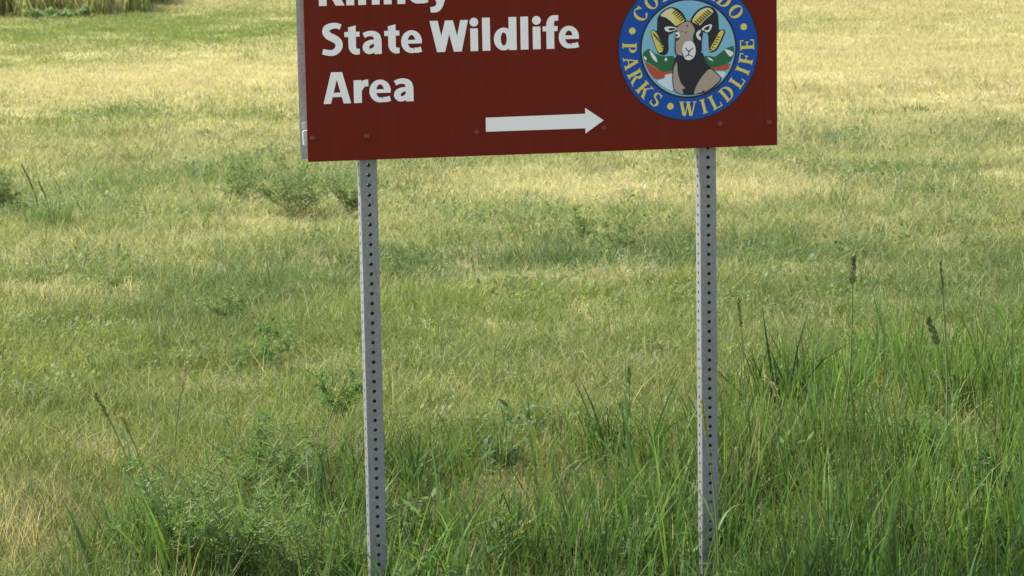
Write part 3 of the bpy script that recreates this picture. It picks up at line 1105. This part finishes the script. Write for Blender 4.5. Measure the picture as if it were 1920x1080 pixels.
def weed(name, label, cat_, x, y, h, spread, nst, nbr, nlf, ll, lw, m_leaf, m_stem, seed, group=None, low=.32, flower=None):
    g = np.random.default_rng(seed)
    root_ = empty(name, (x, y, gzf(x, y)))
    tag(root_, label, cat_, group)
    sp, P, D, FP = [], [], [], []
    for k in range(nst):
        a = g.uniform(0, math.tau)
        rad = spread * math.sqrt(g.uniform(.02, 1))
        hh = h * g.uniform(.4, 1.05) * (1 - .30 * (rad / spread) ** 2)
        t = np.linspace(0, 1, 8)
        wob = g.normal(0, .03 * h, (8, 2)).cumsum(0) * t[:, None] * .4
        px = np.stack([rad * t ** 1.3 * math.cos(a) + wob[:, 0], rad * t ** 1.3 * math.sin(a) + wob[:, 1], hh * (t ** .9)], 1)
        sp.append(px)
        for j in range(nbr):
            tt = g.uniform(low, 1)
            i = tt * 7
            i0 = min(int(i), 6)
            q = px[i0] * (1 - (i - i0)) + px[i0 + 1] * (i - i0)
            d = np.array([math.cos(g.uniform(0, math.tau)), math.sin(g.uniform(0, math.tau)), g.uniform(.2, 1.1)])
            d /= np.linalg.norm(d)
            bl = h * g.uniform(.10, .28) * (1.15 - .6 * tt)
            br = np.stack([q, q + d * bl * .5, q + d * bl + np.array([0, 0, -.1 * bl])])
            sp.append(br)
            u = g.uniform(.05, 1, nlf)[:, None]
            P.append(q + d * bl * u)
            D.append(d[None] * .6 + g.normal(0, .75, (nlf, 3)))
            if flower is not None and tt > .7:
                FP.append(br[2])
    V, F = tubes(sp, .0022 * (h / .35) ** .5, .0008, 3)
    link('stem', np_mesh('stem', V, F, {'rnd2': ('FLOAT', np.full(len(V), .5))}, True), m_stem, root_)
    V, F, r2 = leaves(np.concatenate(P), np.concatenate(D), ll, lw, g)
    o = link('foliage', np_mesh('foliage', V, F, {'rnd2': ('FLOAT', r2)}), m_leaf, root_)
    o['kind'] = 'stuff'
    if FP:
        FP = np.repeat(np.array(FP), 5, 0) + g.normal(0, .02, (len(FP) * 5, 3))
        V, F, r2 = leaves(FP, g.normal(0, 1, FP.shape), .03, .02, g)
        o = link('blossom', np_mesh('blossom', V, F, {'rnd2': ('FLOAT', r2)}), flower, root_)
        o['kind'] = 'stuff'
    return root_


def ribbon(L, wd, droop, seg=8):
    """an arching grass leaf with a folded midrib, growing along +X and up"""
    t = np.linspace(0, 1, seg + 1)
    x = L * (.45 * t + .4 * t ** 2)
    z = L * (.85 * t - droop * t ** 2.4)
    w_ = wd * .5 * np.clip(1 - t ** 2.2, .03, 1) * (.6 + .4 * np.minimum(1, t * 5))
    A = np.stack([x, -w_, z + w_ * .35], 1)
    B = np.stack([x, 0 * x, z], 1)
    C = np.stack([x, w_, z + w_ * .35], 1)
    V = np.stack([A, B, C], 1).reshape(-1, 3)
    i = np.arange(seg) * 3
    F = np.concatenate([np.stack([i, i + 1, i + 4, i + 3], 1), np.stack([i + 1, i + 2, i + 5, i + 4], 1)])
    return V, F


RIB = []
gg = np.random.default_rng(3)
for k in range(6):
    V, F = ribbon(gg.uniform(.16, .30), gg.uniform(.007, .011), gg.uniform(.15, .75))
    RIB.append(np_mesh('leaf', V, F, {'rnd2': ('FLOAT', np.full(len(V), gg.uniform()))}, True))

M_stemg = leaf_mat('green_stem', (.13, .19, .05), (.20, .24, .08), .15)
M_ribbon = leaf_mat('grass_leaf', (.075, .150, .055), (.13, .21, .06), .4)
M_head_g = leaf_mat('green_seed_head', (.14, .18, .045), (.26, .28, .09), .3)
M_head_y = leaf_mat('yellowing_seed_head', (.46, .46, .12), (.36, .39, .10), .4)
M_head_p = leaf_mat('pale_seed_head', (.62, .57, .38), (.50, .46, .26), .35)
M_head_d = leaf_mat('dark_seed_head', (.14, .165, .055), (.24, .25, .095), .35)
M_feather = leaf_mat('feathery_leaf', (.085, .175, .045), (.16, .26, .07), .5)
M_wisp = leaf_mat('grey_green_leaf', (.130, .195, .068), (.21, .275, .10), .48)
M_dark = leaf_mat('dark_leaf', (.055, .120, .042), (.10, .175, .055), .4)
M_bluish = leaf_mat('blue_green_leaf', (.17, .25, .12), (.25, .33, .17), .5)
M_brownw = leaf_mat('browning_leaf', (.36, .28, .12), (.46, .42, .16), .5)
M_flower = leaf_mat('yellow_blossom', (.72, .58, .06), (.60, .52, .08), .3)
M_straw = leaf_mat('straw', (.55, .47, .24), (.42, .35, .17), .35)


def stalk(label, bpx, bpy_, tpx, tpy, head_len, head_w, m_head, seed, bow=.05, Y=None, nleaf=2, r=.0016, nod=0.0, toward=0.0, group=None):
    """flowering grass stem: foot and tip given as the spots they have in the photograph"""
    g = np.random.default_rng(seed)
    bx, by = G(bpx, bpy_)
    if Y is not None:
        bx, by = float(at(bpx, bpy_, Y)[0]), Y
    bz = gzf(bx, by)
    tip = at(tpx, tpy, by + toward) - np.array([bx, by, bz])
    o = empty('grass_stalk', (bx, by, bz))
    tag(o, label, 'grass', group)
    t = np.linspace(0, 1, 22)[:, None]
    side = np.array([-tip[2], 0, tip[0]])
    side = side / np.linalg.norm(side)
    C = tip * t + side * (bow * np.linalg.norm(tip) * np.sin(math.pi * t) ** 1.2)
    C[:, 1] += .03 * np.sin(t[:, 0] * 3)
    if nod:
        k = np.clip((t[:, 0] - .72) / .28, 0, 1)
        C[:, 0] += nod * k ** 2
        C[:, 2] -= abs(nod) * .55 * k ** 3
    r *= 1.7
    head_w *= 1.15
    V, F = tubes([C], r, r * .55, 5)
    link('stem', np_mesh('stem', V, F, {'rnd2': ('FLOAT', np.full(len(V), .5))}, True), M_stemg, o)
    # seed head: overlapping spikelets
    seg = np.linalg.norm(np.diff(C, axis=0), axis=1)
    cum = np.concatenate([[0], np.cumsum(seg)])
    n = max(24, int(head_len / .0020))
    SV, SF, S2 = [], [], []
    for k in range(n):
        s = cum[-1] - head_len * (1 - (k + .5) / n)
        q = np.array([np.interp(s, cum, C[:, j]) for j in range(3)])
        q2 = np.array([np.interp(min(s + .004, cum[-1]), cum, C[:, j]) for j in range(3)])
        d = (q2 - q) / (np.linalg.norm(q2 - q) + 1e-9) if s < cum[-1] - .004 else np.array([0, 0, 1.0])
        u = np.cross(d, g.normal(0, 1, 3))
        u /= np.linalg.norm(u)
        env = math.sin(math.pi * min(1, .18 + .82 * (k + .5) / n)) ** .6
        dd = d + u * .55
        dd /= np.linalg.norm(dd)
        L = head_w * 1.15 * g.uniform(.8, 1.3)
        ww = head_w * .28
        v = np.cross(dd, u)
        c = q + u * head_w * .22 * env
        b = len(SV)
        p = np.cross(dd, v)
        SV += [c, c + dd * L * .4 + v * ww, c + dd * L * .4 + p * ww, c + dd * L * .4 - v * ww, c + dd * L * .4 - p * ww, c + dd * L]
        for i in range(4):
            SF += [(b, b + 1 + i, b + 1 + (i + 1) % 4), (b + 5, b + 1 + (i + 1) % 4, b + 1 + i)]
        S2 += [g.uniform()] * 6
    link('seed_head', np_mesh('seed_head', np.array(SV), np.array(SF), {'rnd2': ('FLOAT', np.array(S2))}), m_head, o)
    for k in range(nleaf):
        s = g.uniform(.08, .45)
        i = int(s * 21)
        l = link('leaf', RIB[int(g.integers(0, 6))], M_ribbon, o, tuple(C[i]))
        l.rotation_euler = (0, 0, g.uniform(0, math.tau))
    return o


stalk('tallest seeding grass stalk, green spike just below its tip, beyond the second post', 1578, 880, 1600, 482, .09, .012, M_head_g, 1, -.02, r=.0022)
stalk('slender dark grass stalk with a narrow closed spike, taller than its bent neighbour', 1776, 860, 1764, 492, .11, .007, M_head_d, 2, -.02, r=.0024)
stalk('short grass stalk with a plump brownish spike leaning beside the slender dark stalk', 1782, 850, 1742, 596, .10, .013, M_head_d, 3, -.06)
stalk('grass stalk with a dark narrow spike leaning away over the dry corner', 270, 965, 178, 738, .085, .008, M_head_d, 4, -.03)
stalk('upright pale cream grass spike rising from the ferny weeds', 325, 870, 350, 682, .11, .010, M_head_p, 5, .03)
stalk('small yellow-green spike between the dark leaning stalk and the ferny weeds', 280, 940, 228, 782, .06, .010, M_head_y, 6, -.03)
stalk('yellow-green grass spike leaning toward the first post', 590, 910, 648, 710, .09, .010, M_head_y, 7, .04)
stalk('grass stalk with a nodding bleached head beyond the second post', 1505, 880, 1452, 700, .10, .010, M_head_p, 8, .05, nod=-.03)
stalk('dark grass stalk with a heavy spike standing alone in the open meadow', 78, 425, 40, 308, .16, .0075, M_head_d, 9, -.04, r=.0024)
stalk('shorter dark stalk beside the lone heavy-spiked one in the meadow', 98, 425, 72, 340, .10, .0075, M_head_d, 10, -.03, r=.0024)
stalk('fat yellow-green spike bent low between the two posts', 905, 1074, 992, 980, .075, .012, M_head_y, 11, .02)
stalk('thin yellow spike close to the first post, bent low', 895, 1010, 950, 940, .06, .008, M_head_y, 12, .03)
stalk('long yellow spike crossing the face of the second post', 1352, 1110, 1317, 752, .10, .008, M_head_y, 13, -.02, Y=6.93)
stalk('yellow-green upright spike in the thick grass beyond the second post', 1655, 880, 1652, 690, .09, .010, M_head_y, 14, .02)
stalk('yellow spike lying almost flat over bare soil in the thick grass', 1790, 1072, 1855, 1000, .08, .010, M_head_y, 15, .02)
stalk('thin bleached spike low in the grass beyond the second post', 1552, 960, 1532, 878, .06, .007, M_head_p, 16, .04)
stalk('green spike standing close behind the second post', 1398, 850, 1385, 560, .10, .008, M_head_g, 17, -.02)
stalk('straight grass stalk with a green spike between the posts near the second', 1190, 850, 1180, 690, .06, .008, M_head_g, 18, .02)

# feathery weeds
def wd(label, px, py, top, half, nst, nbr, nlf, ll, lw, mat, seed, name='weed', catg='weed', group=None, **kw):
    x, y = G(px, py)
    k = y / FPX
    return weed(name, label, catg, x, y, (py - top) * k * 1.03, half * k, nst, nbr, nlf, ll, lw, mat, M_stemg, seed, group, **kw)


wd('airy feathery green weed on a bare straw patch behind the panel corner', 550, 412, 275, 120, 22, 15, 8, .028, .0045, M_wisp, 31)
wd('small dense dark green weed beside the airy feathery one', 460, 378, 285, 66, 11, 13, 9, .026, .006, M_wisp, 32)
wd('sparse feathery weed partly hidden by the first post', 655, 408, 325, 38, 9, 14, 9, .026, .005, M_wisp, 33)
wd('green weed beyond the lone heavy-spiked stalk', 6, 400, 300, 38, 9, 14, 9, .026, .005, M_wisp, 34)
wd('straggling dark leafy weed in the open meadow between the posts', 1090, 455, 378, 40, 7, 8, 6, .030, .007, M_wisp, 35)
wd('low dark leafy weed next to the straggling one', 1165, 476, 418, 76, 12, 8, 6, .028, .007, M_wisp, 36)
wd('low dark weed in the blue-green grass near the first post', 760, 525, 480, 70, 10, 9, 7, .022, .006, M_wisp, 37)
wd('ferny green weed under the pale cream spike', 330, 1060, 780, 150, 19, 13, 10, .020, .0034, M_feather, 38, low=.05)
wd('dense ferny weed, lushest of the clump', 450, 1085, 770, 175, 23, 13, 10, .020, .0034, M_feather, 39, low=.05)
wd('low ferny weed at the edge of the clump toward the first post', 575, 1090, 870, 125, 14, 12, 10, .019, .0034, M_feather, 40, low=.05)
wd('ferny weed spreading behind the lush clump', 480, 920, 755, 140, 16, 16, 9, .019, .0034, M_feather, 41)
wd('leafy green weed in the grass close beside the first post', 640, 800, 690, 90, 12, 9, 7, .024, .006, M_feather, 42)
wd('bushy weed with dark leaves at mid meadow', 430, 610, 535, 100, 13, 9, 7, .022, .006, M_wisp, 43)
wd('leafy green weed deep in the thick grass below the plump brownish spike', 1690, 880, 760, 100, 11, 12, 9, .022, .007, M_feather, 44)
wd('low leafy weed beside bare soil under the thick grass', 1860, 960, 820, 110, 12, 13, 9, .020, .008, M_dark, 45)
wd('small-leaved weed in the thick grass by the flat yellow spike', 1620, 1060, 940, 110, 12, 12, 9, .018, .006, M_feather, 46)
wd('tiny dark weed on the short turf below the lone stalk', 205, 545, 512, 36, 7, 8, 6, .018, .005, M_wisp, 47)
wd('green weed sprawling at mid meadow below the feathery ones', 490, 690, 600, 120, 12, 11, 7, .022, .005, M_feather, 48)


# broad-leaved rosette
def oval_leaf():
    V, F = [], []
    n = 7
    for i in range(n + 1):
        t = i / n
        w_ = .5 * math.sin(math.pi * min(1, t * .93 + .06)) ** .8 * .42
        x, z = t, .25 * t - .28 * t * t
        V += [(x, -w_, z + w_ * .25), (x, 0, z), (x, w_, z + w_ * .25)]
    for i in range(n):
        b = i * 3
        F += [(b, b + 3, b + 4, b + 1), (b + 1, b + 4, b + 5, b + 2)]
    return np.array(V), np.array(F)


OV, OF = oval_leaf()
OLEAF = [np_mesh('leaf', OV, OF, {'rnd2': ('FLOAT', np.full(len(OV), q))}, True) for q in (.1, .5, .9)]


def rosette(label, px, py, n, ll, seed, mat=None):
    g = np.random.default_rng(seed)
    x, y = G(px, py)
    o = empty('broadleaf_weed', (x, y, gzf(x, y)))
    tag(o, label, 'weed')
    for k in range(n):
        l = link('leaf', OLEAF[k % 3], mat or M_dark, o, (g.normal(0, .055), g.normal(0, .04), g.uniform(.01, .085)))
        s = ll * g.uniform(.6, 1.2)
        l.scale = (s, s, s)
        l.rotation_euler = (g.normal(0, .3), g.uniform(-1.0, -.1), g.uniform(0, math.tau))
    V, F = tubes([[(0, 0, 0), (.005, 0, .06), (.0, .01, .14)]], .004, .002, 5)
    link('stem', np_mesh('stem', V, F, {'rnd2': ('FLOAT', np.full(len(V), .5))}, True), M_stemg, o)


rosette('dark broad-leaved weed in the hollow midway between the posts', 950, 885, 60, .046, 61)
rosette('broad-leaved weed behind the hollow midway between the posts', 990, 818, 46, .040, 62)
rosette('small broad-leaved weed in the grass at the foot of the second post', 1440, 930, 14, .045, 63)


# tussocks standing out of the meadow
def tuft(label, px, py, n, rad, h, wd_, seed, mat, lean=.3, group=None):
    g = np.random.default_rng(seed)
    x, y = G(px, py)
    V, F, a, b, c = blades(n, rad, h * .5, h, wd_ * .6, wd_, lean, .45, 4, g)
    o = link('grass_tuft', np_mesh('grass_tuft', V, F, {'rnd2': ('FLOAT', b)}, True), mat, None, (x, y, gzf(x, y)))
    tag(o, label, 'grass', group)
    o['kind'] = 'thing'


tuft('small dark tuft standing alone in the pale field near the panel', 470, 113, 60, .16, .16, .008, 71, M_dark, .2)
tuft('low dark tuft on the pale field beyond the sign, wider of two', 1665, 210, 170, .42, .09, .008, 72, M_dark, .4)
tuft('narrow dark tuft on the pale field beyond the sign', 1715, 206, 50, .10, .11, .008, 73, M_dark, .3)
tuft('dark green tuft in the mid field, densest of its row', 1655, 332, 120, .16, .14, .007, 74, M_dark, .35)
tuft('thin green tuft at the end of a row in the mid field', 1560, 328, 80, .18, .08, .006, 75, M_feather, .4)
tuft('wide low tuft in a row in the mid field', 1775, 330, 140, .30, .09, .006, 76, M_dark, .4)
tuft('green tuft round the foot of the lone heavy-spiked stalk', 92, 428, 120, .14, .24, .007, 77, M_ribbon, .3)
tuft('bluish coarse grass tussock beside the ferny weeds, blades splayed wide', 262, 1015, 60, .07, .34, .010, 78, M_ribbon, .38)
tuft('coarse blue-green tussock below the tallest seeding stalk', 1582, 870, 60, .06, .30, .010, 79, M_ribbon, .25)
tuft('coarse green tussock under the slender dark stalk', 1775, 900, 60, .08, .32, .010, 80, M_ribbon, .30)
tuft('coarse tussock with broad blades crossing the foot of the first post', 712, 1128, 44, .09, .36, .010, 81, M_ribbon, .50)
tuft('dead straw tuft in the dry corner of the verge', 25, 1010, 90, .10, .20, .004, 82, M_straw, .4)
tuft('dry straw tuft between the dark leaning stalk and the open meadow', 203, 872, 60, .05, .10, .004, 83, M_straw, .45)
tuft('tall dark blades standing beside bare soil in the thick grass', 1845, 1010, 26, .04, .32, .011, 84, M_ribbon, .12)
tuft('broad dark blades standing at the far end of the thick grass', 1905, 1040, 26, .05, .34, .011, 85, M_ribbon, .15)
tuft('blue-green tussock of tall blades close behind the first post', 765, 930, 44, .05, .26, .008, 86, M_ribbon, .22)

tuft('broad bright blades standing up through the ferny weed under the cream spike', 318, 1060, 26, .08, .36, .011, 87, M_ribbon, .22)
tuft('broad blades rising through the lushest ferny weed', 440, 1075, 30, .12, .38, .011, 88, M_ribbon, .24)
tuft('fresh green blades between the ferny clump and the first post', 610, 1085, 40, .10, .34, .010, 89, M_ribbon, .28)
tuft('broad-bladed tussock at the foot of the second post', 1318, 1120, 34, .08, .30, .010, 90, M_ribbon, .45)
tuft('splayed green tussock between the posts near the bent fat spike', 860, 1090, 44, .10, .30, .010, 91, M_ribbon, .35)

# ------------------------------------------------------------------ far thicket
for i, (px, py, top, half, mt, fl, lab) in enumerate((
        (20, 30, -90, 95, M_brownw, None, 'browning tall weed where the thicket fills the edge of the field'),
        (90, 26, -80, 90, M_brownw, None, 'browning tall weed in the middle of the far thicket'),
        (160, 22, -90, 85, M_head_y, M_flower, 'tall yellow-flowered weed in the far thicket'),
        (215, 20, -80, 70, M_head_y, M_flower, 'yellow-green weed at the open end of the far thicket'),
        (272, 9, -110, 60, M_dark, None, 'dark green shrub behind the end of the far thicket'),
        (-70, 34, -100, 100, M_brownw, None, 'tall weed where the thicket leaves the picture'))):
    wd(lab, px, py, top, half, 22, 26, 13, .080, .020, mt, 120 + i, 'tall_weed', 'weed', low=.02, flower=fl)
for i, (px, py, lab) in enumerate(((75, 40, 'blue-green leafy weed under the browning weeds, first of a low row'), (112, 38, 'blue-green leafy weed, second of the low row under the thicket'),
                                   (150, 35, 'blue-green leafy weed, third of the low row under the thicket'), (186, 31, 'blue-green leafy weed, last of the low row under the thicket'))):
    wd(lab, px, py, py - 24, 30, 8, 7, 6, .07, .030, M_bluish, 140 + i, 'leafy_weed', 'weed', 'low weeds in front of the far thicket')


g = np.random.default_rng(29)
var = [blades(34, .22, .35, .95, .010, .018, .22, .35, 4, g) for k in range(5)]
x, y = g.uniform(-11.5, -4.9, 1500), g.uniform(34.5, 41.0, 1500)
k = (y > 35.2 + (x + 8.5) * .30 + (fbm(x, y, .9, 141) - .5) * 1.4) & (x < -5.0 + (fbm(x, y, .7, 143) - .5) * 1.0)
x, y = x[k], y[k]
q = points(x, y, g.integers(0, 5, len(x)), 1.0, g, .1, .7 + .6 * fbm(x, y, 1.2, 145))
q['dry'] = np.clip(.35 + (fbm(x, y, 1.5, 147) - .5) * 1.6, 0, 1)
q['val'] = q['val'] * .95
scatter_object('thicket_grass', var, q, M_grass, 'tall tangled dry grass of the thicket at the edge of the field', 'grass')
